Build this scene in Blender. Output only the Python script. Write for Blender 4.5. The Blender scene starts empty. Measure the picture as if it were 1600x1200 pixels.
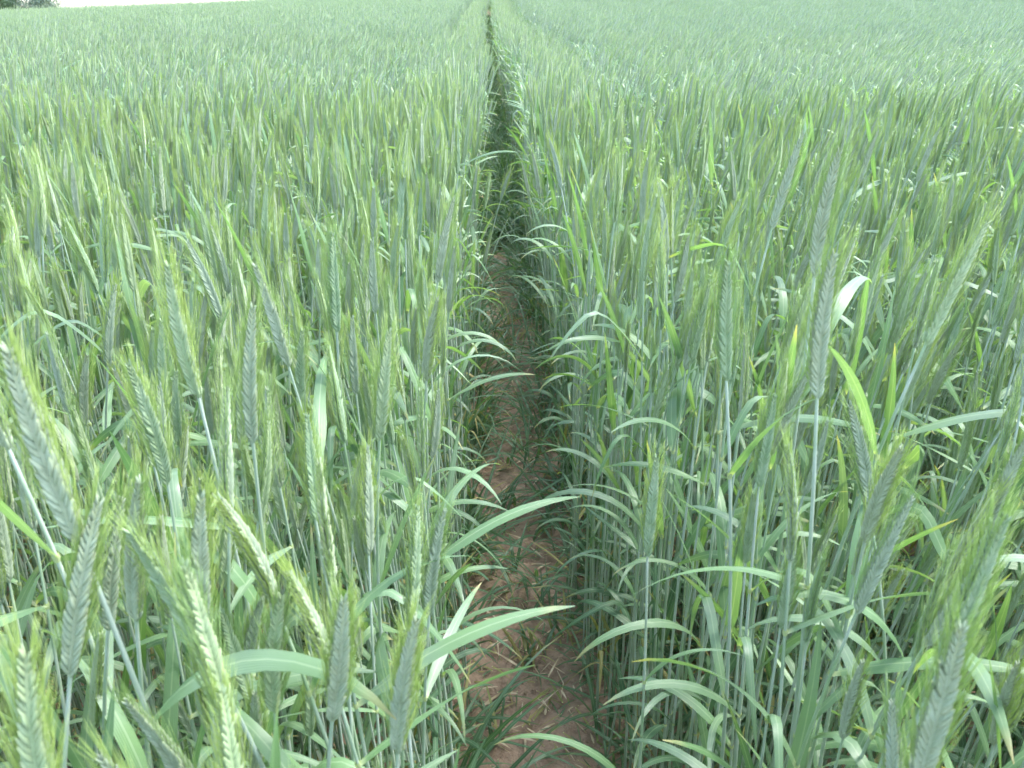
import bpy, math
import numpy as np
from mathutils import Matrix, Vector, Euler

R = math.radians
rng = np.random.default_rng(11)
scene = bpy.context.scene
COL = scene.collection

# ------------------------------------------------------------------ camera
PITCH, YAW, CAM_Z = 25.6, -1.63, 1.68
F_PX = 1230.0
cam_d = bpy.data.cameras.new("camera")
cam_d.sensor_width = 36.0
cam_d.lens = F_PX / 1600 * 36
cam_d.clip_start = 0.02
cam_d.clip_end = 2000
cam_d.dof.use_dof = True
cam_d.dof.focus_distance = 2.2
cam_d.dof.aperture_fstop = 13.0
cam = bpy.data.objects.new("camera", cam_d)
COL.objects.link(cam)
cam.location = (0, 0, CAM_Z)
cam.rotation_euler = (R(90 - PITCH), 0, R(YAW))
scene.camera = cam

# ------------------------------------------------------------------ sky, sun, exposure
SUN_EL, SUN_AZ = 61.0, 70.0            # azimuth: degrees clockwise from +Y
world = bpy.data.worlds.new("World")
scene.world = world
world.use_nodes = True
wn = world.node_tree
wn.nodes.clear()
w_out = wn.nodes.new("ShaderNodeOutputWorld")
w_bg = wn.nodes.new("ShaderNodeBackground")
w_sky = wn.nodes.new("ShaderNodeTexSky")
w_sky.sky_type = 'NISHITA'
w_sky.sun_disc = False
w_sky.sun_elevation = R(SUN_EL)
w_sky.sun_rotation = R(SUN_AZ)
w_sky.air_density = 1.0
w_sky.dust_density = 1.5
w_sky.ozone_density = 1.0
w_bg.inputs["Strength"].default_value = 0.15
w_veil = wn.nodes.new("ShaderNodeHueSaturation")      # thin even cloud veil: the blue is washed out
w_veil.inputs["Saturation"].default_value = 0.82
wn.links.new(w_sky.outputs[0], w_veil.inputs["Color"])
wn.links.new(w_veil.outputs[0], w_bg.inputs[0])
wn.links.new(w_bg.outputs[0], w_out.inputs[0])

sun_d = bpy.data.lights.new("sun", 'SUN')
sun_d.energy = 1.4
sun_d.angle = R(18)
sun_d.color = (1.0, 0.975, 0.93)
sun = bpy.data.objects.new("sun", sun_d)
COL.objects.link(sun)
sun.location = (0, 0, 30)
_sd = Vector((math.sin(R(SUN_AZ)) * math.cos(R(SUN_EL)), math.cos(R(SUN_AZ)) * math.cos(R(SUN_EL)), math.sin(R(SUN_EL))))
sun.rotation_euler = _sd.to_track_quat('Z', 'Y').to_euler()

vs = scene.view_settings
vs.view_transform = 'Standard'
vs.look = 'None'
vs.exposure = 2.5
vs.gamma = 1.0
scene.cycles.max_bounces = 7
scene.cycles.diffuse_bounces = 4
scene.cycles.glossy_bounces = 2
scene.cycles.transmission_bounces = 5
scene.cycles.use_denoising = True
scene.cycles.adaptive_threshold = 0.02
scene.cycles.debug_use_spatial_splits = True

# ------------------------------------------------------------------ terrain
PATH_X = 0.10

def sstep(a, b, t):
    t = np.clip((np.asarray(t, float) - a) / (b - a), 0, 1)
    return t * t * (3 - 2 * t)

def path_x(y):
    y = np.asarray(y, float)
    return PATH_X + 0.035 * np.sin(y * 1.9 + 0.9) * np.exp(-np.clip(y, 0, None) / 5.0) - 0.05 * sstep(4, 12, y)

def terrain(x, y):
    x = np.asarray(x, float); y = np.asarray(y, float)
    u = x + 27.0
    side = 0.060 * np.log1p(np.exp(np.clip(u / 4.0, -40, 40))) * 4.0
    side = 5.5 * np.tanh(side / 5.5)
    up = np.clip((y - 6) / 52.0, 0, None) ** 1.35
    up = np.where(up > 1, 1 + 0.25 * np.tanh((up - 1) * 2), up)
    return side * up - 0.0011 * np.clip(y - 66, 0, None) ** 2 * np.exp(-np.clip(y - 66, 0, None) / 160)

# ------------------------------------------------------------------ materials
def new_mat(name):
    m = bpy.data.materials.new(name)
    m.use_nodes = True
    m.node_tree.nodes.clear()
    return m

class NT:
    def __init__(s, m): s.t = m.node_tree
    def n(s, typ, **kw):
        nd = s.t.nodes.new(typ)
        for k, v in kw.items():
            if k.startswith("i_"):
                nd.inputs[int(k[2:])].default_value = v
            else:
                setattr(nd, k, v)
        return nd
    def l(s, a, b): s.t.links.new(a, b)
    def math(s, op, a, b=None, c=None):
        nd = s.n("ShaderNodeMath", operation=op)
        for i, v in enumerate((a, b, c)):
            if v is None: continue
            if isinstance(v, (int, float)): nd.inputs[i].default_value = v
            else: s.l(v, nd.inputs[i])
        return nd.outputs[0]
    def mix(s, f, a, b, mode='MIX'):
        nd = s.n("ShaderNodeMix", data_type='RGBA', blend_type=mode)
        for sock, v in ((nd.inputs[0], f), (nd.inputs[6], a), (nd.inputs[7], b)):
            if isinstance(v, (int, float)): sock.default_value = v
            elif isinstance(v, tuple): sock.default_value = (*v, 1) if len(v) == 3 else v
            else: s.l(v, sock)
        return nd.outputs[2]
    def rmap(s, v, a, b, c=0.0, d=1.0):
        nd = s.n("ShaderNodeMapRange")
        s.l(v, nd.inputs[0])
        for i, q in zip((1, 2, 3, 4), (a, b, c, d)): nd.inputs[i].default_value = q
        return nd.outputs[0]
    def noise(s, vec, scale, detail=3, rough=0.5):
        nd = s.n("ShaderNodeTexNoise")
        nd.inputs["Scale"].default_value = scale
        nd.inputs["Detail"].default_value = detail
        nd.inputs["Roughness"].default_value = rough
        if vec is not None: s.l(vec, nd.inputs["Vector"])
        return nd.outputs[0]

def plant_random(t):
    oi = t.n("ShaderNodeObjectInfo")
    at = t.n("ShaderNodeAttribute", attribute_name="tint")
    return t.math('FRACT', t.math('ADD', oi.outputs["Random"], at.outputs["Fac"]))

def finish(t, col, trans_col, trans, rough, spec, bump=None, bump_s=0.3, bump_d=0.001):
    p = t.n("ShaderNodeBsdfPrincipled")
    t.l(col, p.inputs["Base Color"])
    if isinstance(rough, float): p.inputs["Roughness"].default_value = rough
    else: t.l(rough, p.inputs["Roughness"])
    p.inputs["Specular IOR Level"].default_value = spec
    if bump is not None:
        b = t.n("ShaderNodeBump")
        b.inputs["Strength"].default_value = bump_s
        b.inputs["Distance"].default_value = bump_d
        t.l(bump, b.inputs["Height"]); t.l(b.outputs[0], p.inputs["Normal"])
    o = t.n("ShaderNodeOutputMaterial")
    if trans > 0:
        tr = t.n("ShaderNodeBsdfTranslucent")
        t.l(trans_col, tr.inputs[0])
        mx = t.n("ShaderNodeMixShader")
        mx.inputs[0].default_value = trans
        t.l(p.outputs[0], mx.inputs[1]); t.l(tr.outputs[0], mx.inputs[2])
        t.l(mx.outputs[0], o.inputs[0])
    else:
        t.l(p.outputs[0], o.inputs[0])

def leaf_material(name, c1, c2, c3, tip, trans_gain=(1.3, 1.4, 0.5), trans=0.38, rough=0.34, spec=0.7):
    m = new_mat(name); t = NT(m)
    r = plant_random(t)
    uv = t.n("ShaderNodeTexCoord")
    sep = t.n("ShaderNodeSeparateXYZ"); t.l(uv.outputs["UV"], sep.inputs[0])
    u, v = sep.outputs[0], sep.outputs[1]
    geo = t.n("ShaderNodeNewGeometry")
    nz = t.noise(geo.outputs["Position"], 9.0, 3)
    col = t.mix(t.rmap(r, 0, 1), c1, c2)
    col = t.mix(t.rmap(nz, 0.42, 0.68, 0, 0.75), col, c3)
    vein = t.math('SINE', t.math('MULTIPLY', u, 62.0))
    col = t.mix(t.rmap(vein, 0.1, 1.0, 0, 0.16), col, (0.34, 0.46, 0.30))
    mid = t.rmap(t.math('ABSOLUTE', t.math('SUBTRACT', u, 0.5)), 0.0, 0.07, 0.5, 0.0)
    col = t.mix(mid, col, (0.42, 0.54, 0.36))
    col = t.mix(t.rmap(v, 0.0, 0.05, 0.85, 0.0), col, (0.62, 0.66, 0.40))     # pale collar
    tipmask = t.math('MULTIPLY', t.rmap(v, 0.84, 1.0, 0, 0.9), t.rmap(nz, 0.48, 0.56))
    col = t.mix(tipmask, col, tip)
    tcol = t.mix(1.0, col, trans_gain, 'MULTIPLY')
    fine = t.noise(geo.outputs["Position"], 300.0, 2)
    rg = t.rmap(nz, 0.3, 0.7, rough - 0.08, rough + 0.14)
    finish(t, col, tcol, trans, rg, spec, t.math('ADD', t.math('MULTIPLY', vein, 0.6), t.math('MULTIPLY', fine, 0.7)), 0.35, 0.0006)
    return m

def simple_material(name, c1, c2, c3=None, nscale=30, trans=0.0, rough=0.5, spec=0.4, stretch=None, bump=0.0):
    m = new_mat(name); t = NT(m)
    r = plant_random(t)
    tc = t.n("ShaderNodeTexCoord")
    vec = tc.outputs["Object"]
    if stretch:
        mp = t.n("ShaderNodeMapping"); mp.inputs["Scale"].default_value = stretch
        t.l(vec, mp.inputs[0]); vec = mp.outputs[0]
    nz = t.noise(vec, nscale, 3)
    col = t.mix(r, c1, c2)
    if c3: col = t.mix(t.rmap(nz, 0.42, 0.66), col, c3)
    tcol = t.mix(1.0, col, (1.2, 1.2, 0.7), 'MULTIPLY')
    finish(t, col, tcol, trans, rough, spec, nz if bump else None, bump, 0.002)
    return m

M = {}
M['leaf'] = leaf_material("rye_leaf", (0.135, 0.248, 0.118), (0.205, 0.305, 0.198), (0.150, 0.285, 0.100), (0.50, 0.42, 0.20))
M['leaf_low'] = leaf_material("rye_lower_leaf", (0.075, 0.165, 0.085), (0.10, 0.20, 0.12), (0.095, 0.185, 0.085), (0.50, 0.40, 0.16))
M['leaf_dry'] = leaf_material("rye_withered_leaf", (0.30, 0.27, 0.10), (0.22, 0.26, 0.09), (0.44, 0.34, 0.17), (0.45, 0.34, 0.2), trans=0.25, rough=0.6, spec=0.3)
M['stem'] = simple_material("rye_stem", (0.38, 0.47, 0.38), (0.28, 0.41, 0.22), (0.48, 0.55, 0.48), 14, rough=0.42, spec=0.5, trans=0.1)
M['awn'] = simple_material("rye_awn", (0.42, 0.54, 0.17), (0.33, 0.48, 0.20), None, trans=0.4, rough=0.4, spec=0.5)
M['straw'] = simple_material("dry_straw", (0.52, 0.42, 0.27), (0.40, 0.31, 0.19), (0.58, 0.50, 0.36), 40, rough=0.6, spec=0.3)
M['bark'] = simple_material("tree_bark", (0.10, 0.08, 0.06), (0.13, 0.10, 0.08), (0.07, 0.06, 0.05), 6, rough=0.9, spec=0.1, bump=0.6)
M['tree_green'] = simple_material("tree_leaves_green", (0.11, 0.19, 0.10), (0.14, 0.22, 0.12), (0.10, 0.17, 0.095), 3, trans=0.3, rough=0.5)  # leaf green lightened to stand in for haze over the distance
M['tree_grey'] = simple_material("tree_leaves_silver", (0.18, 0.26, 0.21), (0.22, 0.29, 0.24), (0.16, 0.22, 0.18), 3, trans=0.3, rough=0.5)  # silvery foliage, its colour also paled in place of distance haze

def ear_material(name, c1, c2, edge):
    m = new_mat(name); t = NT(m)
    r = plant_random(t)
    tc = t.n("ShaderNodeTexCoord")
    sep = t.n("ShaderNodeSeparateXYZ"); t.l(tc.outputs["UV"], sep.inputs[0])
    geo = t.n("ShaderNodeNewGeometry")
    nz = t.noise(geo.outputs["Position"], 60.0, 3)
    col = t.mix(r, c1, c2)
    col = t.mix(t.rmap(nz, 0.45, 0.7, 0, 0.5), col, edge)
    vein = t.math('SINE', t.math('MULTIPLY', sep.outputs[0], 31.4))
    col = t.mix(t.rmap(vein, 0.2, 1.0, 0, 0.4), col, edge)
    col = t.mix(t.rmap(sep.outputs[1], 0.75, 1.0, 0, 0.7), col, (0.44, 0.50, 0.26))
    tcol = t.mix(1.0, col, (1.2, 1.2, 0.7), 'MULTIPLY')
    finish(t, col, tcol, 0.12, 0.5, 0.4, vein, 0.25, 0.0004)
    return m
M['ear_grey'] = ear_material("rye_ear_grey", (0.30, 0.38, 0.26), (0.33, 0.38, 0.24), (0.49, 0.57, 0.42))
M['ear_green'] = ear_material("rye_ear_green", (0.25, 0.37, 0.21), (0.29, 0.39, 0.20), (0.44, 0.54, 0.37))
M['ear_pale'] = ear_material("rye_ear_pale", (0.29, 0.40, 0.21), (0.33, 0.41, 0.22), (0.45, 0.55, 0.35))

def soil_material():
    m = new_mat("soil"); t = NT(m)
    geo = t.n("ShaderNodeNewGeometry")
    P = geo.outputs["Position"]
    n1 = t.noise(P, 3.0, 4); n2 = t.noise(P, 28.0, 5, 0.6); n3 = t.noise(P, 160.0, 3, 0.6)
    col = t.mix(t.rmap(n1, 0.35, 0.65), (0.315, 0.222, 0.158), (0.400, 0.295, 0.215))
    col = t.mix(t.rmap(n2, 0.45, 0.72, 0, 0.8), col, (0.150, 0.100, 0.072))
    col = t.mix(t.rmap(n3, 0.52, 0.75, 0, 0.6), col, (0.33, 0.27, 0.21))
    vo = t.n("ShaderNodeTexVoronoi", feature='DISTANCE_TO_EDGE'); vo.inputs["Scale"].default_value = 14
    wob = t.n("ShaderNodeVectorMath", operation='ADD')
    nv = t.n("ShaderNodeTexNoise"); nv.inputs["Scale"].default_value = 12
    t.l(P, nv.inputs["Vector"])
    sc = t.n("ShaderNodeVectorMath", operation='SCALE'); sc.inputs[3].default_value = 0.09
    t.l(nv.outputs[1], sc.inputs[0]); t.l(P, wob.inputs[0]); t.l(sc.outputs[0], wob.inputs[1]); t.l(wob.outputs[0], vo.inputs["Vector"])
    crack = t.math('MULTIPLY', t.rmap(vo.outputs["Distance"], 0.0, 0.05, 1.0, 0.0), t.rmap(n1, 0.52, 0.64))
    col = t.mix(t.math('MULTIPLY', crack, 0.35), col, (0.07, 0.045, 0.03))
    h = t.math('SUBTRACT', t.math('ADD', t.math('MULTIPLY', n2, 1.0), t.math('MULTIPLY', n3, 0.35)), t.math('MULTIPLY', crack, 0.3))
    finish(t, col, col, 0, 0.9, 0.15, h, 0.9, 0.012)
    return m
M['soil'] = soil_material()

# ------------------------------------------------------------------ geometry helpers
class Geo:
    def __init__(s): s.V = []; s.F = []; s.UV = []; s.MI = []; s.T = []; s.n = 0
    def add(s, V, F, UV, mat, tint=0.0):
        V = np.asarray(V, float)
        s.V.append(V); s.UV.append(np.asarray(UV, float))
        o = s.n
        s.F.extend([tuple(i + o for i in f) for f in F])
        s.MI.extend([mat] * len(F))
        s.T.append(np.full(len(V), tint))
        s.n += len(V)
    def addg(s, g, mat4=None, tint=None):
        if g.n == 0: return
        V = np.concatenate(g.V)
        if mat4 is not None:
            A = np.array(mat4); V = V @ A[:3, :3].T + A[:3, 3]
        o = s.n
        s.V.append(V); s.UV.append(np.concatenate(g.UV))
        s.F.extend([tuple(i + o for i in f) for f in g.F]); s.MI.extend(g.MI)
        s.T.append(np.full(len(V), tint) if tint is not None else np.concatenate(g.T))
        s.n += len(V)
    def mesh(s, name, smooth=True):
        me = bpy.data.meshes.new(name)
        V = np.concatenate(s.V); UV = np.concatenate(s.UV); T = np.concatenate(s.T)
        me.from_pydata(V.tolist(), [], s.F)
        names = list(dict.fromkeys(s.MI))
        for k in names: me.materials.append(M[k])
        ix = {k: i for i, k in enumerate(names)}
        me.polygons.foreach_set("material_index", np.array([ix[k] for k in s.MI], dtype=np.int32))
        if smooth: me.polygons.foreach_set("use_smooth", np.ones(len(me.polygons), dtype=bool))
        li = np.empty(len(me.loops), dtype=np.int32); me.loops.foreach_get("vertex_index", li)
        ul = me.uv_layers.new(name="UVMap"); ul.data.foreach_set("uv", UV[li].astype(np.float32).ravel())
        a = me.attributes.new("tint", 'FLOAT', 'POINT'); a.data.foreach_set("value", T.astype(np.float32))
        me.update()
        return me

def norm(v):
    v = np.asarray(v, float); return v / (np.linalg.norm(v) + 1e-12)

def tube(g, P, rad, sides, mat, tint=0.0, flat=1.0, cap=True, ref=(1, 0, 0)):
    P = np.asarray(P, float); n = len(P); rad = np.asarray(rad, float)
    T = np.gradient(P, axis=0); T /= np.linalg.norm(T, axis=1)[:, None] + 1e-12
    a = norm(np.cross(T[0], ref)) if abs(np.dot(T[0], norm(ref))) < 0.95 else norm(np.cross(T[0], (0, 1, 0)))
    ang = np.arange(sides) * 2 * math.pi / sides
    V = []; UV = []
    for i in range(n):
        a = norm(a - T[i] * np.dot(a, T[i])); b = np.cross(T[i], a)
        V.append(P[i] + rad[i] * (np.cos(ang)[:, None] * a * flat + np.sin(ang)[:, None] * b))
        UV.append(np.stack([np.arange(sides) / sides, np.full(sides, i / (n - 1))], 1))
    F = [(i * sides + j, i * sides + (j + 1) % sides, (i + 1) * sides + (j + 1) % sides, (i + 1) * sides + j) for i in range(n - 1) for j in range(sides)]
    if cap: F += [tuple(range(sides))[::-1], tuple((n - 1) * sides + j for j in range(sides))]
    g.add(np.concatenate(V), F, np.concatenate(UV), mat, tint)

def blade(g, base, az, elev, L, W, bend, rg, mat, seg=10, kink=None, twist=0.0, azcurve=0.0, fold=0.25, tint=0.0, collar=True, across=3):
    """A grass leaf: starts at base going out along az at elev, bends down by `bend` along its length."""
    t = np.linspace(0, 1, seg + 1)
    if kink is None: prof = t ** 1.3
    else: prof = 0.35 * t ** 1.2 + 0.65 * sstep(kink - 0.10, kink + 0.10, t)
    pit = elev - bend * prof
    a = az + azcurve * t
    D = np.stack([np.cos(pit) * np.cos(a), np.cos(pit) * np.sin(a), np.sin(pit)], 1)
    P = np.zeros((seg + 1, 3)); P[0] = base
    for i in range(seg): P[i + 1] = P[i] + (D[i] + D[i + 1]) * 0.5 * L / seg
    side = np.stack([-np.sin(a), np.cos(a), np.zeros_like(a)], 1)
    nrm = np.cross(D, side)
    tw = twist * t ** 1.2
    S = side * np.cos(tw)[:, None] + nrm * np.sin(tw)[:, None]
    N = np.cross(D, S)
    w = W * 0.5 * np.minimum(1, 0.40 + 2.8 * t) * np.clip(1 - t ** 2.3, 0, 1) ** 0.85 + 0.00035
    wav = 1 + 0.06 * np.sin(t * 17 + rg.uniform(0, 6))
    w = w * wav
    if across == 3:
        f = fold * (1 - 0.4 * t)
        Lv = P + S * w[:, None] - N * (w * f)[:, None]
        Rv = P - S * w[:, None] - N * (w * f)[:, None]
        V = np.stack([Lv, P, Rv], 1).reshape(-1, 3)
        UV = np.stack([np.stack([np.zeros_like(t), t], 1), np.stack([np.full_like(t, .5), t], 1), np.stack([np.ones_like(t), t], 1)], 1).reshape(-1, 2)
        F = []
        for i in range(seg):
            q = i * 3
            F += [(q, q + 1, q + 4, q + 3), (q + 1, q + 2, q + 5, q + 4)]
    else:
        V = np.stack([P + S * w[:, None], P - S * w[:, None]], 1).reshape(-1, 3)
        UV = np.stack([np.stack([np.zeros_like(t), t], 1), np.stack([np.ones_like(t), t], 1)], 1).reshape(-1, 2)
        F = [(i * 2, i * 2 + 1, i * 2 + 3, i * 2 + 2) for i in range(seg)]
    g.add(V, F, UV, mat, tint)
    if collar:
        c = Geo()
        tube(c, [(0, 0, -0.004), (0, 0, 0.0), (0, 0, 0.003)], [0.0021, 0.0029, 0.0024], 6, mat, tint, cap=False)
        c.UV = [np.stack([c.UV[0][:, 0] * 0 + 0.2, c.UV[0][:, 1] * 0.01], 1)]
        g.addg(c, Matrix.Translation(Vector(base)))
    return P

# ---- the ear of rye: two rows of spikelets up a flat axis
def spikelet_geo(mat, hi=True):
    g = Geo()
    for f in ((-1, 1) if hi else (0,)):
        d = norm((0.56, f * 0.20, 1)); L = 0.0138
        b = np.array([0.0008, f * 0.0013, 0])
        tt = [0, .22, .5, .8, 1] if hi else [0, .45, 1]
        rr = [.45, .95, 1, .66, .08] if hi else [.5, 1, .15]
        P = [b + d * L * q + np.array([-0.0012, 0, 0.0006]) * (q * q) for q in tt]
        tube(g, P, np.array(rr) * (0.0020 if hi else 0.0034), 5 if hi else 3, mat, flat=1.15, cap=False)
    return g

def ear_layout(rg, L, n, bx, by):
    """local matrices of the spikelets (ear axis starts along +Z, bends towards x, y) and the axis points"""
    tt = np.linspace(0, 1, 2 * n)
    out = []; axis = []
    ax = lambda q: (L * q * math.sin(bx * q * .5), L * q * math.sin(by * q * .5), L * q * math.cos((abs(bx) + abs(by)) * q * .35))
    for i, q in enumerate(tt):
        p = ax(q); axis.append(p)
        s = 0.62 + 0.42 * math.sin(math.pi * min(1, q * 1.05 + 0.06) ** 0.72)
        if q > 0.93: s *= 0.85
        m = Matrix.Translation(Vector(p)) @ Euler((-by * q, bx * q, 0)).to_matrix().to_4x4() @ Matrix.Rotation((math.pi if i % 2 else 0) + rg.normal(0, 0.10), 4, 'Z') @ Matrix.Rotation(rg.normal(0, 0.04), 4, 'Y') @ Matrix.Diagonal((0.92 * s * (1 - 0.25 * q ** 4), 0.95 * s, s * rg.uniform(.94, 1.06), 1))
        out.append(m)
    return out, axis

def awn_geo(rg, mats, hi=True, tint=0.0, mat='awn'):
    g = Geo()
    V = []; F = []; UV = []; n = 0
    for i, m in enumerate(mats):
        q = i / (len(mats) - 1)
        for f in ((-1, 0, 1) if hi else (0,)):
            b = m @ Vector((0.0070, f * 0.0028, 0.0128))
            d = (m.to_3x3() @ Vector((0.20 + rg.normal(0, .07), f * 0.12 + rg.normal(0, .07), 1.0))).normalized()
            L = rg.uniform(0.022, 0.040) * (0.6 + 0.4 * math.sin(math.pi * min(1, q + 0.15))) * (1.25 if q > .8 else 1)
            r = 0.00032 if hi else 0.00042
            e = b + d * L
            u = Vector(np.cross(d, (0.3, 0.9, 0.1))).normalized(); w = d.cross(u)
            if hi:
                c = b + d * L * 0.55 + u * L * rg.normal(0, .015)
                V += [b + u * r, b - u * r * .5 + w * r * .87, b - u * r * .5 - w * r * .87, c + u * r * .6, c - u * r * .3 + w * r * .5, c - u * r * .3 - w * r * .5, e]
                F += [(n, n + 1, n + 4, n + 3), (n + 1, n + 2, n + 5, n + 4), (n + 2, n, n + 3, n + 5), (n + 3, n + 4, n + 6), (n + 4, n + 5, n + 6), (n + 5, n + 3, n + 6)]
                UV += [(0, 0)] * 7; n += 7
            else:
                V += [b + u * r, b - u * r, e]; F += [(n, n + 1, n + 2)]; UV += [(0, 0)] * 3; n += 3
    g.add([tuple(v) for v in V], F, UV, mat, tint)
    return g

def stem_curve(H, lean, bend, rg, n=14, yw=0.0):
    s = np.linspace(0, 1, n)
    a = lean + bend * s ** 2.6
    wob = rg.normal(0, 0.012)
    P = np.zeros((n, 3))
    for i in range(1, n):
        am = 0.5 * (a[i] + a[i - 1])
        P[i] = P[i - 1] + np.array([math.sin(am), yw * s[i], math.cos(am)]) * H / (n - 1)
    P[:, 1] += wob * np.sin(s * math.pi)
    return s, P, a[-1]

def at_curve(s, P, q): return np.array([np.interp(q, s, P[:, k]) for k in range(3)])

SPK = {}
def plant(rg, H, lean, bend, earmat, leaves, ear_len=0.118, lod=0, roll=None):
    """Parts of one plant: stem, leaves, ear (matrix, spikelet matrices), awns; metres, base at origin."""
    s, P, top = stem_curve(H, lean, bend, rg, 16 if lod == 0 else 7)
    st = Geo()
    rad = np.interp(s, [0, .15, .5, .8, 1], [.0026, .0028, .0025, .0019, .0014])
    tube(st, P, rad * (1 if lod == 0 else 1.15), 6 if lod == 0 else 3, 'stem', cap=False)
    out = {'stem': st, 'leaves': []}
    for k, lf in enumerate(leaves):
        b = at_curve(s, P, lf['s'])
        g = Geo()
        blade(g, b, lf['az'], lf['el'], lf['L'], lf['W'], lf['bend'], rg, lf.get('mat', 'leaf'), seg=11 if lod == 0 else 6,
              kink=lf.get('kink'), twist=lf.get('tw', 0), azcurve=lf.get('ac', 0), fold=lf.get('fold', .25), collar=(lod == 0))
        out['leaves'].append(g)
    n = 24 if lod == 0 else 13
    bx, by = rg.normal(0.05, 0.10), rg.normal(0, 0.10)
    mats, axis = ear_layout(rg, ear_len, n, bx, by)
    em = Matrix.Translation(Vector(P[-1])) @ Matrix.Rotation(top + rg.normal(0, .04), 4, 'Y') @ Matrix.Rotation(rg.uniform(0, 2 * math.pi) if roll is None else roll, 4, 'Z')
    key = (earmat, lod)
    if key not in SPK: SPK[key] = spikelet_geo(earmat, lod == 0)
    eg = Geo()
    for m in mats: eg.addg(SPK[key], m)
    rach = Geo(); tube(rach, axis, np.interp(np.linspace(0, 1, len(axis)), [0, .1, .8, 1], [.0015, .0030, .0028, .0011]), 6, earmat, cap=False)
    eg.addg(rach)
    out.update(ear=eg, rachis=rach, ear_m=em, spk=mats, earmat=earmat, awns=awn_geo(rg, mats, lod == 0),
               ear_c=np.array(em @ Vector(axis[len(axis) // 2])), ear_tip=np.array(em @ Vector(axis[-1])))
    return out

def joined(p):
    g = Geo()
    g.addg(p['stem'])
    for l in p['leaves']: g.addg(l)
    g.addg(p['ear'], p['ear_m']); g.addg(p['awns'], p['ear_m'])
    return g

def rand_leaves(rg, style, az0=None):
    a = rg.uniform(0, 2 * math.pi) if az0 is None else az0
    out = []
    S = [rg.uniform(.80, .93), rg.uniform(.62, .74), rg.uniform(.40, .48), rg.uniform(.20, .28)]
    for k, s in enumerate(S):
        az = a + k * math.pi + rg.normal(0, .45)
        W = rg.uniform(.0110, .0185) * (1, 1, .9, .75)[k]
        L = rg.uniform(.155, .245) * (1.0, 1.1, 1.0, 0.85)[k]
        st = style if k == 0 else rg.choice(['arch', 'up', 'kink', 'out'], p=[.36, .36, .14, .14])
        if st == 'arch': d = dict(el=rg.uniform(.9, 1.25), bend=rg.uniform(1.3, 2.3))
        elif st == 'up': d = dict(el=rg.uniform(1.1, 1.35), bend=rg.uniform(.15, .6))
        elif st == 'kink': d = dict(el=rg.uniform(1.0, 1.3), bend=rg.uniform(1.7, 2.5), kink=rg.uniform(.3, .6))
        else: d = dict(el=rg.uniform(.3, .7), bend=rg.uniform(.3, 1.0))
        d.update(s=s, az=az, L=L, W=W, tw=rg.normal(0, .9), ac=rg.normal(0, .35), fold=rg.uniform(.1, .4),
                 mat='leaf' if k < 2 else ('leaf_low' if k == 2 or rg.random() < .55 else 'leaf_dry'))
        out.append(d)
    return out

STYLES = ['arch', 'up', 'kink', 'out']
STYLE_WORDS = {'arch': 'arching top leaf', 'up': 'upright top leaf', 'kink': 'folded top leaf', 'out': 'sideways top leaf'}
EARS = ['ear_grey', 'ear_green', 'ear_pale']
EAR_WORDS = {'ear_grey': 'grey-green', 'ear_green': 'fresh green', 'ear_pale': 'pale'}
ORD = ['first', 'second', 'third', 'fourth', 'fifth', 'sixth', 'seventh', 'eighth', 'ninth']

# detailed plants (for the individuals and the near crop)
HI = []
for k in range(16):
    st, em = STYLES[k % 4], EARS[(k * 2 + k // 4) % 3]
    H = rng.uniform(1.10, 1.16)
    p = plant(rng, H, rng.normal(0, .015), abs(rng.normal(.14, .09)) + .02, em, rand_leaves(rng, st), rng.uniform(.104, .126))
    p['style'] = st; HI.append(p)

# simpler plants (a few metres away): ears swept to +X by the breeze
MID = []
for k in range(14):
    st, em = STYLES[k % 4], EARS[(k * 2 + k // 4) % 3]
    p = plant(rng, rng.uniform(1.10, 1.17), rng.normal(0.01, .02), rng.uniform(.12, .42), em, rand_leaves(rng, st), rng.uniform(.100, .122), lod=1)
    MID.append(p)

MPATCH = 0.32
def mid_patch(rg, n):
    g = Geo()
    for i in range(n):
        p = MID[rg.integers(len(MID))]
        m = Matrix.Translation((rg.uniform(-.5, .5) * MPATCH, rg.uniform(-.5, .5) * MPATCH, 0)) @ Matrix.Rotation(rg.normal(.045, .05), 4, 'Y') @ Matrix.Rotation(rg.normal(0, .04), 4, 'X') @ Matrix.Rotation(rg.normal(0, .55), 4, 'Z') @ Matrix.Scale(float(np.clip(rg.normal(1, .055), .84, 1.13)) * (rg.uniform(.76, .93) if rg.random() < .33 else 1), 4)
        g.addg(joined(p), m, rg.random())
    return g

# leafy side shoots without ears, short
def shoot_geo(rg, n, hmax, dry=.03, spread=.02):
    leaves = []
    for i in range(n):
        g = Geo()
        b = (rg.normal(0, spread), rg.normal(0, spread), rg.uniform(0, .05))
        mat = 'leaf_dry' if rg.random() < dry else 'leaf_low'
        blade(g, b, rg.uniform(0, 6.28), rg.uniform(.6, 1.4), hmax * rg.uniform(.5, 1.0), rg.uniform(.007, .014), rg.uniform(.5, 1.9), rg, mat, seg=8, twist=rg.normal(0, .8), collar=False)
        leaves.append(g)
    return leaves
SHOOT = [shoot_geo(rng, 9, rng.uniform(.18, .38) if q < 5 else rng.uniform(.38, .52)) for q in range(8)]

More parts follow.
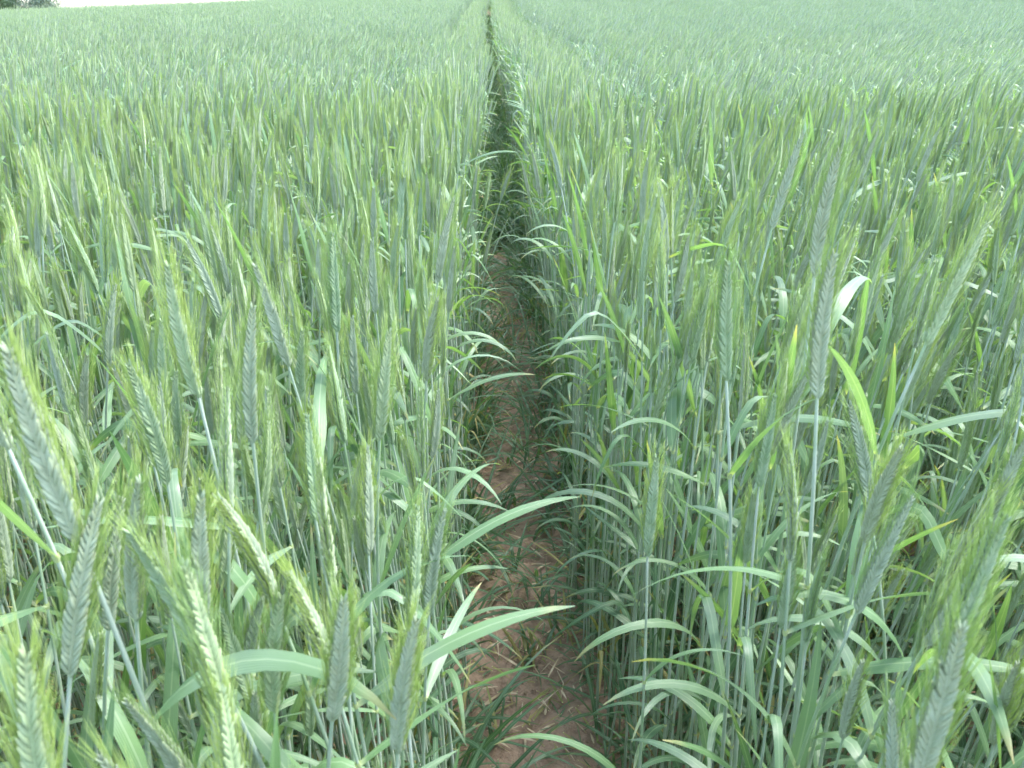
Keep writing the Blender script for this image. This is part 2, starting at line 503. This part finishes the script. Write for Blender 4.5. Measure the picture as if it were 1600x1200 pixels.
# distant patches: many small plants in one square
PATCH = 0.62
def patch_geo(rg, n):
    g = Geo()
    for i in range(n):
        q = Geo(); tint = rg.random()
        H = rg.normal(1.10, .085)
        s, P, top = stem_curve(H, rg.normal(.015, .03), rg.uniform(.08, .52), rg, 6)
        tube(q, P[2:], [.0024, .0023, .0020, .0018], 3, 'stem', cap=False)
        d = norm(P[-1] - P[-2]); L = rg.uniform(.10, .122)
        tube(q, [P[-1] + d * L * u for u in (0, .15, .5, .85, 1)], [.002, .0054, .0062, .0046, .001], 4, EARS[rg.integers(3)], cap=False, flat=.8)
        V = []; F = []
        for k in range(9):
            b = P[-1] + d * L * rg.uniform(.2, 1.0)
            e = b + norm(d + rg.normal(0, .20, 3)) * rg.uniform(.03, .045); w = norm(np.cross(d, rg.normal(0, 1, 3))) * .0010
            V += [b + w, b - w, e]; F.append((k * 3, k * 3 + 1, k * 3 + 2))
        q.add(V, F, [(0, 0)] * len(V), 'awn')
        for k in range(3):
            b = at_curve(s, P, (.8, .62, .45)[k] + rg.uniform(-.05, .05))
            blade(q, b, rg.uniform(0, 6.28), rg.uniform(.5, 1.3), rg.uniform(.12, .21), rg.uniform(.010, .014), rg.uniform(.4, 2.0), rg, 'leaf', seg=4, twist=rg.normal(0, .8), collar=False, across=2)
        g.addg(q, Matrix.Translation((rg.uniform(-.5, .5) * PATCH, rg.uniform(-.5, .5) * PATCH, 0)) @ Matrix.Rotation(rg.normal(0, .5), 4, 'Z'), tint)
    return g

# ------------------------------------------------------------------ ground
def ground():
    xs = np.concatenate([-np.geomspace(220, .56, 46), np.linspace(-.54, .74, 88), np.geomspace(.78, 240, 46)])
    ys = np.concatenate([-np.geomspace(60, .2, 20), np.linspace(-.1, 7.0, 330), np.geomspace(7.1, 700, 110)])
    X, Y = np.meshgrid(xs, ys)
    Z = terrain(X, Y)
    d = X - path_x(Y)
    near = np.exp(-np.clip(Y - 5.5, 0, None) / 3)
    rut = -0.022 * np.exp(-(d / .17) ** 4)
    z = np.zeros_like(X); rg = np.random.default_rng(5)
    for f, a in ((9, .006), (19, .0045), (37, .003), (71, .0018), (130, .0011)):
        for _ in range(5):
            th = rg.uniform(0, 6.28); z += a * np.sin(f * rg.uniform(.7, 1.3) * (X * math.cos(th) + Y * math.sin(th)) + rg.uniform(0, 6.28)) * .55
    z += 0.012 * np.clip(np.sin(X * 31 + 2 * np.sin(Y * 13)) * np.sin(Y * 27 + 2 * np.sin(X * 17)), 0, 1) ** 2
    fine = np.exp(-np.clip(np.abs(d) - .5, 0, None) * 4)
    Z = Z + rut * near + z * near * fine
    ny, nx = X.shape
    V = np.stack([X, Y, Z], -1).reshape(-1, 3)
    idx = np.arange(ny * nx).reshape(ny, nx)
    F = np.stack([idx[:-1, :-1], idx[:-1, 1:], idx[1:, 1:], idx[1:, :-1]], -1).reshape(-1, 4)
    me = bpy.data.meshes.new("ground")
    me.from_pydata(V.tolist(), [], F.tolist())
    me.polygons.foreach_set("use_smooth", np.ones(len(me.polygons), dtype=bool))
    me.materials.append(M['soil'])
    o = bpy.data.objects.new("ground", me); COL.objects.link(o)
    o["kind"] = "structure"
    return o
GROUND = ground()

# ------------------------------------------------------------------ trees at the field edge
def make_tree(name, label, x, y, h, cr, leafmat, seed, nleaf=9000, low=.02):
    rg = np.random.default_rng(seed)
    z0 = float(terrain(x, y))
    root = bpy.data.objects.new(name, None); COL.objects.link(root)
    root.location = (x, y, z0)
    root["label"] = label; root["category"] = "tree"; root["group"] = "trees beyond the field edge"
    tr = Geo(); cen = []
    tp = [(0, 0, -.3), (.05, .02, h * .2), (.12, -.05, h * .45), (.05, .08, h * .7), (.1, 0, h * .92)]
    tube(tr, tp, [.16, .13, .10, .07, .02], 8, 'bark')
    for k in range(26):
        q = low + (.85 - low) * rg.random() ** 1.5; a = rg.uniform(0, 6.28)
        b = np.array([np.interp(q * h, [p[2] for p in tp], [p[i] for p in tp]) for i in range(3)])
        b[2] = q * h
        r = cr * rg.uniform(.55, .95) * math.sin(math.pi * min(.95, q * .75 + .2))
        e = b + np.array([math.cos(a) * r, math.sin(a) * r, rg.uniform(.05, .22) * h])
        m = (b + e) / 2 + np.array([0, 0, -.05 * h * rg.random()])
        tube(tr, [b, m, e], [.06, .04, .012], 5, 'bark'); cen += [e, m * .5 + e * .5]
        for _ in range(2):
            cen.append(e + rg.normal(0, .25 * cr, 3) * (1, 1, .7))
    t = bpy.data.objects.new("trunk", tr.mesh(name + "_trunk")); COL.objects.link(t); t.parent = root
    cen = np.array(cen)
    g = Geo(); c = cen[rg.integers(len(cen), size=nleaf)]
    p = c + rg.normal(0, .17 * cr, (nleaf, 3)) * (1, 1, .8)
    p[:, 2] = np.maximum(p[:, 2], .35)
    u = rg.normal(0, 1, (nleaf, 3)); u /= np.linalg.norm(u, axis=1)[:, None]
    w = np.cross(u, rg.normal(0, 1, (nleaf, 3))); w /= np.linalg.norm(w, axis=1)[:, None]
    sz = rg.uniform(.05, .11, (nleaf, 1))
    V = np.stack([p - u * sz, p + w * sz * .5, p + u * sz, p - w * sz * .5], 1).reshape(-1, 3)
    F = [(4 * i, 4 * i + 1, 4 * i + 2, 4 * i + 3) for i in range(nleaf)]
    g.add(V, F, np.zeros((len(V), 2)), leafmat)
    g.T = [np.repeat(rg.random(nleaf), 4)]
    cobj = bpy.data.objects.new("crown", g.mesh(name + "_crown", smooth=False)); COL.objects.link(cobj); cobj.parent = root
make_tree("field_edge_tree", "dense dark green tree rising behind the far edge of the rye", -40.9, 74, 8.5, 2.0, 'tree_green', 3, 16000)
make_tree("field_edge_tree", "loose silvery grey-green tree beside the dense dark one at the field edge", -36.9, 73, 5.5, 1.7, 'tree_grey', 8, 11000)
make_tree("field_edge_tree", "broad mid green tree standing farther along the field edge from the silvery one", -47.5, 76, 9.5, 2.8, 'tree_green', 21, 16000)

# ------------------------------------------------------------------ where the crop stands
def in_view(x, y, z, mx=120, my=160):
    c, s_ = math.cos(R(-YAW)), math.sin(R(-YAW))
    X = x * c - y * s_; Y = x * s_ + y * c                 # yaw
    dz = z - CAM_Z
    cp, sp = math.cos(R(PITCH)), math.sin(R(PITCH))
    dep = Y * cp - dz * sp
    up = Y * sp + dz * cp
    px = 800 + F_PX * X / np.maximum(dep, 1e-3); py = 600 - F_PX * up / np.maximum(dep, 1e-3)
    return (dep > .05) & (px > -mx) & (px < 1600 + mx) & (py > -my) & (py < 1200 + my), dep, px, py

GAP = 0.162                                                # half width of the trodden strip
def gap_at(y): return GAP + .055 * sstep(2.5, 7, y) - .0 * sstep(8, 14, y) + 0.02 * np.sin(y * 2.7) + 0.018 * np.sin(y * 6.1 + 1)

def scatter(x0, x1, y0, y1, dens, row=0.118, rim=0.5):
    """drilled in rows along the path, irregular within each row"""
    n = rng.poisson((x1 - x0) * (y1 - y0) * dens)
    x = rng.uniform(x0, x1, n); y = rng.uniform(y0, y1, n)
    d = x - path_x(y)
    r0 = gap_at(y) + .03
    d = np.sign(d) * (r0 + np.round((np.abs(d) - r0) / row) * row) + rng.normal(0, row * .27, n)
    x = path_x(y) + d
    k = np.abs(d) > gap_at(y)
    x, y = x[k], y[k]
    m = int(rim * dens * .20 * (y1 - y0))                     # the rows along the strip stand thicker
    ry = rng.uniform(y0, y1, m); rx = path_x(ry) + rng.choice([-1, 1], m) * (gap_at(ry) + rng.uniform(0, .10, m))
    return np.concatenate([x, rx]), np.concatenate([y, ry])

# nearest crop (detailed)
nx, ny = scatter(-4.2, 4.6, -1.6, 4.2, 290)
r2 = np.hypot(nx, ny)
keep = (r2 > .27) & ((ny > -.25) | (r2 < 1.7)) & (np.abs(nx) < 1.0 + ny * .75 + (ny < 0.6) * .5)
nx, ny = nx[keep], ny[keep]
N = len(nx)
n_pick = rng.integers(0, len(HI), N)
n_rz = rng.normal(0, .9, N) + np.where(rng.random(N) < .35, rng.uniform(-3.1, 3.1, N), 0)
n_sc = np.clip(rng.normal(1.015, .058, N), .80, 1.14)
edge = np.abs(nx - path_x(ny)) < GAP + .14
n_tx = rng.normal(0, .035, N)                              # tilt about x
n_ty = rng.normal(.01, .045, N) + sstep(1.5, 4, ny) * .05 * (np.abs(nx - path_x(ny)) > .6) - .05 * (np.abs(nx - path_x(ny)) < .45)  # tilt towards +x
n_ty += np.where(edge, np.sign(nx - path_x(ny)) * .015, 0)
n_sc = np.where(edge & (rng.random(N) < .2), n_sc * rng.uniform(.80, .95, N), n_sc)

n_sc = np.where(~edge & (rng.random(N) < .38), n_sc * rng.uniform(.74, .92, N), n_sc)
def rot_of(rz, tx, ty): return Matrix.Rotation(ty, 4, 'Y') @ Matrix.Rotation(tx, 4, 'X') @ Matrix.Rotation(rz, 4, 'Z')

# plants picked out by eye: (x, y, z of the middle of the ear), sideways tilt, fore-aft tilt, variant style
HERO = [
    (-.285, .440, 1.435, -.05, .02, 'ear_grey', 'big grey-green rye ear leaning hard over the neighbouring plants, biggest of all'),
    (-.400, .570, 1.435, -.10, .0, 'ear_grey', 'rye plant with grey ear just behind the biggest leaning ear'),
    (-.235, .700, 1.365, .06, .0, 'ear_grey', 'upright rye plant with purplish grey ear standing clear above its neighbours'),
    (-.31, .74, 1.395, -.05, .0, 'ear_pale', 'tilted pale rye ear crossing beside the upright purplish grey one'),
    (-.245, .30, 1.33, .08, .0, 'ear_pale', 'short-stalked pale rye ear under the biggest leaning ear'),
    (.250, .315, 1.33, -.03, .0, 'ear_grey', 'stout upright grey rye ear standing beside a slightly farther leaning twin'),
    (.33, .42, 1.32, .08, .0, 'ear_green', 'green rye ear leaning away behind the stout upright grey ear'),
    (.30, .66, 1.425, -.12, .0, 'ear_grey', 'tall rye ear tilted toward the path with another ear right above it'),
    (.37, .86, 1.48, -.06, .0, 'ear_grey', 'tallest bluish grey rye ear, standing free above the crop'),
    (.25, .78, 1.385, -.13, .0, 'ear_green', 'green rye ear tilted toward the path among loose arching leaves'),
    (-.235, .46, 1.30, -.22, .0, 'ear_green', 'long green rye ear lying slantwise below the biggest leaning ear'),
    (-.17, .46, 1.24, .08, .0, 'ear_pale', 'low pale rye ear half hidden among broad leaves beside the path'),
    (.175, .72, 1.19, -.06, .0, 'ear_green', 'green rye ear at the path edge beside a big arching leaf'),
    (.50, .80, 1.42, .14, .0, 'ear_pale', 'pale rye ear leaning well away from the path above long flat leaves'),
    (.47, 1.25, 1.44, .12, .0, 'ear_grey', 'free-standing slender bluish ear leaning away from the path above the crop'),
]
# keep the random crop from standing inside these
for hx, hy, *_ in HERO:
    k = np.hypot(nx - hx, ny - hy) > .05
    nx, ny, n_pick, n_rz, n_sc, n_tx, n_ty, edge = (a[k] for a in (nx, ny, n_pick, n_rz, n_sc, n_tx, n_ty, edge))
N = len(nx)
n_z = terrain(nx, ny)
ear_x = np.empty(N); ear_y = np.empty(N); ear_z = np.empty(N)
for i in range(N):
    c = rot_of(n_rz[i], n_tx[i], n_ty[i]) @ Vector(HI[n_pick[i]]['ear_c']) * n_sc[i]
    ear_x[i], ear_y[i], ear_z[i] = nx[i] + c.x, ny[i] + c.y, n_z[i] + c.z
# nothing may stand right in front of the lens
vis, dep, px, py = in_view(ear_x, ear_y, ear_z, 0, 0)
dcam = np.sqrt(ear_x ** 2 + ear_y ** 2 + (ear_z - CAM_Z) ** 2)
ok = (dcam > .37) & ~((np.abs(ear_x - path_x(ear_y)) < .15) & (ear_y < 2.2))
score = np.where(vis & ok, dep, 99.0)
N_IND = 280
order = np.argsort(score)[:N_IND]
is_ind = np.zeros(N, bool); is_ind[order] = True

# ------------------------------------------------------------------ individual rye plants
SPK_MESH = {}
def link(o): COL.objects.link(o); return o
def part(name, me, parent, m=None):
    o = bpy.data.objects.new(name, me); COL.objects.link(o); o.parent = parent
    if m is not None: o.matrix_local = m
    return o
def mesh_parts(p):
    p['m_stem'] = p['stem'].mesh("stem")
    p['m_leaf'] = [l.mesh("leaf") for l in p['leaves']]
    p['m_ear'] = p['ear'].mesh("ear")
    p['m_awn'] = p['awns'].mesh("awn_fringe")
    p['m_rach'] = p['rachis'].mesh("ear_axis")
for p in HI: mesh_parts(p)
for em in EARS: SPK_MESH[em] = SPK[(em, 0)].mesh("spikelet")

def rye_plant(p, loc, rot, sc, label, group, spikelets=False):
    o = link(bpy.data.objects.new("rye_plant", None))
    o.empty_display_size = .05
    o.matrix_basis = Matrix.Translation(loc) @ rot @ Matrix.Scale(sc, 4)
    o["label"] = label; o["category"] = "rye plant"
    if group: o["group"] = group
    part("stem", p['m_stem'], o)
    for me in p['m_leaf']: part("leaf", me, o)
    if spikelets:
        e = part("ear", p['m_rach'], o, p['ear_m'])
        for m in p['spk']: part("spikelet", SPK_MESH[p['earmat']], e, m)
    else:
        e = part("ear", p['m_ear'], o, p['ear_m'])
        e["kind"] = "stuff"
    a = part("awn_fringe", p['m_awn'], e); a["kind"] = "stuff"
    return o

for k, (hx, hy, hz, ty, tx, em, label) in enumerate(HERO):
    p = plant(rng, 1.14, ty * .15, ty * .95, em, rand_leaves(rng, STYLES[k % 4]), rng.uniform(.112, .126), roll=rng.uniform(-.4, .4)); mesh_parts(p)
    rot = rot_of(rng.uniform(-.15, .15), tx, 0)
    c = rot @ Vector(p['ear_c'])
    gz = float(terrain(hx, hy))
    sc = (hz - gz) / c.z
    rye_plant(p, Vector((hx - c.x * sc, hy - c.y * sc, gz - .01)), rot, sc, label, "rye plants standing at the front of the crop", spikelets=True)

nearest = set(order[:14].tolist())
for i in np.flatnonzero(is_ind):
    p = HI[n_pick[i]]
    row = int(round((abs(nx[i] - float(path_x(ny[i]))) - GAP) / .118)) + 1
    where = ORD[min(max(row, 1), 9) - 1] + " row from path, " + ("trees' side" if nx[i] < float(path_x(ny[i])) else "uphill side")
    lean = "leaning " if math.hypot(n_tx[i], n_ty[i] + HI[n_pick[i]]['ear_tip'][0] * .6) > .13 else ""
    ht = lean + "short " if n_sc[i] < .93 else (lean + "tall " if n_sc[i] > 1.05 else lean)
    label = f"{ht}rye plant, {EAR_WORDS[p['earmat']]} ear, {STYLE_WORDS[p['style']]}, {where}"
    rye_plant(p, Vector((nx[i], ny[i], n_z[i] - .01)), rot_of(n_rz[i], n_tx[i], n_ty[i]), n_sc[i], label, label.replace("rye plant", "rye plants"), spikelets=bool(i in nearest))

# ------------------------------------------------------------------ the rest of the crop: one mass
pts, rots, scs, picks = [], [], [], []
def euler_of(m): return tuple(m.to_euler())
def put(x, y, z, rot, sc, pick): pts.append((x, y, z)); rots.append(rot); scs.append(sc); picks.append(pick)
protos = []
for k, p in enumerate(HI): protos.append((f"a{k:02d}", joined(p)))
for k, p in enumerate(MID): protos.append((f"b{k:02d}", joined(p)))
for k in range(7): protos.append((f"c{k:02d}", patch_geo(rng, 112)))
for k, ls in enumerate(SHOOT):
    g = Geo()
    for l in ls: g.addg(l)
    protos.append((f"d{k:02d}", g))
for k in range(12): protos.append((f"e{k:02d}", mid_patch(rng, 22)))
B0, C0, D0 = len(HI), len(HI) + len(MID), len(HI) + len(MID) + 7
E0 = D0 + len(SHOOT)
for i in range(N):
    if not is_ind[i] and ok[i]:
        put(nx[i], ny[i], n_z[i] - .01, euler_of(rot_of(n_rz[i], n_tx[i], n_ty[i])), n_sc[i], n_pick[i])

def add_mid(x, y, off=0.0):
    m = len(x); z = terrain(x, y)
    rz = rng.normal(0, .55, m); tx = rng.normal(0, .04, m); ty = rng.normal(.045, .05, m)
    gust = .05 * np.sin(x * .55 + y * .23) + .03 * np.sin(x * 1.3 - y * .7 + 1)
    ty = ty + gust + .02 - off
    sc = np.clip(rng.normal(1.0, .05, m), .84, 1.13)
    pk = rng.integers(B0, C0, m)
    # Euler XYZ: rz first about own axis is approximated by the composed matrix
    cz, sz = np.cos(rz), np.sin(rz)
    for i in range(m):
        rots.append((tx[i] * cz[i] + ty[i] * sz[i], ty[i] * cz[i] - tx[i] * sz[i], rz[i]))
    pts.extend(np.stack([x, y, z - .01], 1).tolist()); scs.extend(sc.tolist()); picks.extend(pk.tolist())

x, y = scatter(PATH_X - .68, PATH_X + .64, 4.2, 12.5, 290)
add_mid(x, y, .15 - .05 * sstep(6, 12, y))
gx = np.arange(-11, 12, MPATCH); gy = np.arange(-1.9, 12.5, MPATCH)
X, Y = np.meshgrid(gx, gy); X = X.ravel() + rng.uniform(-.05, .05, X.size); Y = Y.ravel() + rng.uniform(-.05, .05, Y.size)
k = ((Y > 4.2 + MPATCH * .4) | (np.abs(X) > 1.12 + Y * .75 + (Y < .6) * .5) | ((Y < -.4) & (np.abs(X) > .6))) & (np.abs(X) < 2.6 + np.clip(Y, 0, None) * .74) & (np.hypot(X, Y) > 1.3) & (np.abs(X - PATH_X + .02) > .66 + MPATCH * .42)
for a, b in zip(X[k], Y[k]):
    put(a, b, float(terrain(a, b)) - .01 + rng.normal(0, .015), (rng.normal(0, .02), rng.normal(.02, .03) + .24 * float(sstep(.8, 5, a)) * float(sstep(2, 7, b)) + .05 * float(sstep(6, 11, b)) + .05 * math.sin(a * .55 + b * .23) + .03 * math.sin(a * 1.3 - b * .7 + 1), rng.normal(0, .25)), rng.uniform(.96, 1.05), int(rng.integers(E0, E0 + 12)))
x, y = scatter(PATH_X - .60, PATH_X + .50, 12.5, 46, 300)
add_mid(x, y, .10)
# patches
gx = np.arange(-62, 66, PATCH); gy = np.arange(12.4 + PATCH / 2, 70, PATCH)
X, Y = np.meshgrid(gx, gy); X = X.ravel() + rng.uniform(-.1, .1, X.size); Y = Y.ravel() + rng.uniform(-.1, .1, Y.size)
k = (np.abs(X) < 4 + Y * .74) & ((np.abs(X - path_x(Y)) > .52 + PATCH / 2 - .06) | (Y > 46)) & ~((np.abs(X - path_x(Y)) < PATCH / 2 + .02) & (Y > 46) & (Y < 46.3))
X, Y = X[k], Y[k]
for a, b in zip(X, Y):
    put(a, b, float(terrain(a, b)) + rng.normal(0, .025), (rng.normal(0, .02), rng.normal(.08, .05) + .20 * float(sstep(-2, 9, a)) + .07 * math.sin(a * .25 + b * .11) * math.sin(b * .19 - a * .07), rng.normal(0, .22) + 0.0), rng.uniform(.95, 1.05), int(rng.integers(C0, D0)))
# leafy side shoots low down, thickest along the trodden strip
m = 850
sy = rng.uniform(.2, 14, m); sd = GAP * .86 + np.abs(rng.normal(0, .12, m)) - .11 * (rng.random(m) < .10) * (sy > 2.0) + .05 * (sy < 2.0); sgn = rng.choice([-1, 1], m)
sx = path_x(sy) + sd * sgn
ey = 6 + 40 * rng.random(1100) ** 1.5; ex = path_x(ey) + rng.normal(0, .12, 1100)          # overgrown farther on
sx, sy = np.concatenate([sx, ex]), np.concatenate([sy, ey])
uy = rng.uniform(.0, 4.6, 1500); ux = rng.uniform(-1, 1, 1500) * (1.0 + uy * .7)     # leafy shoots under the whole near crop
k = np.abs(ux - path_x(uy)) > GAP + .16
sx, sy = np.concatenate([sx, ux[k]]), np.concatenate([sy, uy[k]])
for a, b in zip(sx, sy):
    put(a, b, float(terrain(a, b)) - .01, (rng.normal(0, .1), rng.normal(0, .1), rng.uniform(0, 6.28)), rng.uniform(.6, 1.25), int(rng.integers(D0, D0 + 8)))

proto_col = bpy.data.collections.new("rye_forms")
for nme, g in protos:
    proto_col.objects.link(bpy.data.objects.new("rye_form_" + nme, g.mesh("rye_form_" + nme)))
me = bpy.data.meshes.new("rye_crop")
me.from_pydata(pts, [], [])
a = me.attributes.new("rot", 'FLOAT_VECTOR', 'POINT'); a.data.foreach_set("vector", np.array(rots, np.float32).ravel())
a = me.attributes.new("sc", 'FLOAT', 'POINT'); a.data.foreach_set("value", np.array(scs, np.float32))
a = me.attributes.new("pick", 'INT', 'POINT'); a.data.foreach_set("value", np.array(picks, np.int32))
crop = link(bpy.data.objects.new("rye_crop", me))
crop["kind"] = "stuff"; crop["label"] = "dense mass of green rye filling the field on both sides of the path"; crop["category"] = "rye crop"
ng = bpy.data.node_groups.new("rye_crop", 'GeometryNodeTree')
ng.interface.new_socket("Geometry", in_out='INPUT', socket_type='NodeSocketGeometry')
ng.interface.new_socket("Geometry", in_out='OUTPUT', socket_type='NodeSocketGeometry')
gi = ng.nodes.new("NodeGroupInput"); go = ng.nodes.new("NodeGroupOutput")
ci = ng.nodes.new("GeometryNodeCollectionInfo")
ci.inputs["Collection"].default_value = proto_col
ci.inputs["Separate Children"].default_value = True
ci.inputs["Reset Children"].default_value = True
ip = ng.nodes.new("GeometryNodeInstanceOnPoints")
ip.inputs["Pick Instance"].default_value = True
def named(nm, dt):
    n_ = ng.nodes.new("GeometryNodeInputNamedAttribute"); n_.data_type = dt; n_.inputs[0].default_value = nm
    return n_.outputs[0]
e2r = ng.nodes.new("FunctionNodeEulerToRotation")
L_ = ng.links.new
L_(gi.outputs[0], ip.inputs["Points"]); L_(ci.outputs[0], ip.inputs["Instance"])
L_(named("pick", 'INT'), ip.inputs["Instance Index"])
L_(named("rot", 'FLOAT_VECTOR'), e2r.inputs[0]); L_(e2r.outputs[0], ip.inputs["Rotation"])
L_(named("sc", 'FLOAT'), ip.inputs["Scale"])
L_(ip.outputs[0], go.inputs[0])
md = crop.modifiers.new("rye_crop", 'NODES'); md.node_group = ng
print("crop instances", len(pts), "near", N)

# ------------------------------------------------------------------ tufts in the trodden strip
def tuft(x, y, n, h, dry, label, spread=.02):
    o = link(bpy.data.objects.new("rye_tuft", None)); o.empty_display_size = .05
    o.location = (x, y, float(terrain(x, y)) - .025)
    o["label"] = label; o["category"] = "grass tuft"; o["group"] = "young tufts growing on the path"
    for g in shoot_geo(rng, n, h, dry, spread): part("leaf", g.mesh("leaf"), o)
tuft(.10, 1.70, 20, .16, .6, "small spreading tuft with yellowed outer leaves on the bare soil")
tuft(.16, 1.92, 14, .26, .1, "low dark green tuft across the path just behind the yellowed one", .03)
tuft(.05, 2.05, 14, .28, .15, "bluish green tuft spreading low over the soil from the trees' side", .04)
tuft(.20, 1.80, 10, .22, .35, "tuft with yellow streaked leaves leaning from the crop edge")
tuft(.15, 2.28, 16, .36, .0, "leafy dark green clump filling the path before the first bare patch", .04)
tuft(.02, 2.42, 12, .30, .2, "half withered tuft beside the leafy dark green clump", .03)
tuft(-.02, 1.45, 10, .18, .4, "withering tuft at the foot of the stalks by the bare soil nearest the yellowed tuft")
tuft(.22, 2.95, 14, .42, .0, "tall dark green upright tuft beside the first bare soil patch")
tuft(.21, 3.25, 12, .38, .05, "second dark green tuft just behind the tall upright one")
tuft(-.02, 3.1, 10, .26, .2, "half withered tuft opposite the second dark green tuft")
tuft(.14, 3.75, 14, .36, .05, "green tuft at the near end of the trampled crossing", .05)
tuft(.04, 3.85, 14, .36, .15, "tangled tuft with a few straw coloured leaves at the trampled crossing", .06)
tuft(.10, 4.05, 12, .34, .1, "trampled flat green tuft closing the gap between two bare soil patches", .06)
tuft(.00, 4.15, 10, .30, .25, "trampled paler tuft against the crop between two bare soil patches", .05)
tuft(.09, 5.0, 9, .26, .05, "narrow green tuft in the middle of the farther soil patch")
tuft(.24, 4.7, 12, .36, .05, "green tuft bordering the farther soil patch on the uphill side")
tuft(-.05, 4.8, 12, .36, .1, "green tuft bordering the farther soil patch on the trees' side")
tuft(.08, 6.0, 16, .42, .05, "bushy tuft closing off the farther soil patch", .07)

# ------------------------------------------------------------------ straw and litter on the soil
straw_me = []
for k in range(5):
    g = Geo(); L = rng.uniform(.05, .12)
    tube(g, [(-L / 2, 0, .003), (0, rng.normal(0, .004), .0045), (L / 2, 0, .003)], [.0017, .0019, .0014], 5, 'straw', flat=.7)
    straw_me.append(g.mesh("straw"))
for k in range(30):
    y = rng.uniform(1.0, 2.1) if k < 18 else rng.uniform(2.1, 4.8)
    x = float(path_x(y)) + rng.normal(0, .07)
    o = link(bpy.data.objects.new("straw", straw_me[k % 5]))
    o.location = (x, y, float(terrain(x, y)) - .012); o.rotation_euler = (0, rng.normal(0, .06), rng.uniform(0, 3.14))
    o["label"] = "dry pale straw stalk lying on the brown soil"; o["category"] = "straw"; o["group"] = "straw stalks scattered on the path"
g = Geo()
for k in range(3800):
    y = rng.uniform(.7, 7) ; x = float(path_x(y)) + rng.choice([-1, 1]) * abs(rng.normal(.15, .09))
    blade(g, (x, y, float(terrain(x, y)) + rng.uniform(-.016, .012)), rng.uniform(0, 6.28), rng.uniform(-.1, .35), rng.uniform(.02, .10), rng.uniform(.002, .007), rng.uniform(.1, .8), rng,
          rng.choice(['leaf_dry', 'straw', 'leaf_low'], p=[.35, .3, .35]), seg=3, collar=False, across=2, tint=rng.random(), twist=rng.normal(0, 1))
for k in range(420):
    y = rng.uniform(.9, 6); x = float(path_x(y)) + rng.normal(0, .12); s_ = rng.uniform(.002, .008)
    c = np.array([x, y, float(terrain(x, y)) - .018])
    V = [c + s_ * rng.uniform(.6, 1.2) * np.array(v) for v in ((1, 0, 0), (0, 1, 0), (-1, 0, 0), (0, -1, 0), (0, 0, .9), (0, 0, -.5))]
    g.add(V, [(0, 1, 4), (1, 2, 4), (2, 3, 4), (3, 0, 4), (1, 0, 5), (2, 1, 5), (3, 2, 5), (0, 3, 5)], [(0, 0)] * 6, 'soil')
lit = link(bpy.data.objects.new("plant_litter", g.mesh("plant_litter")))
lit["kind"] = "stuff"; lit["label"] = "withered leaf scraps, straw bits and soil crumbs along the path"; lit["category"] = "litter"
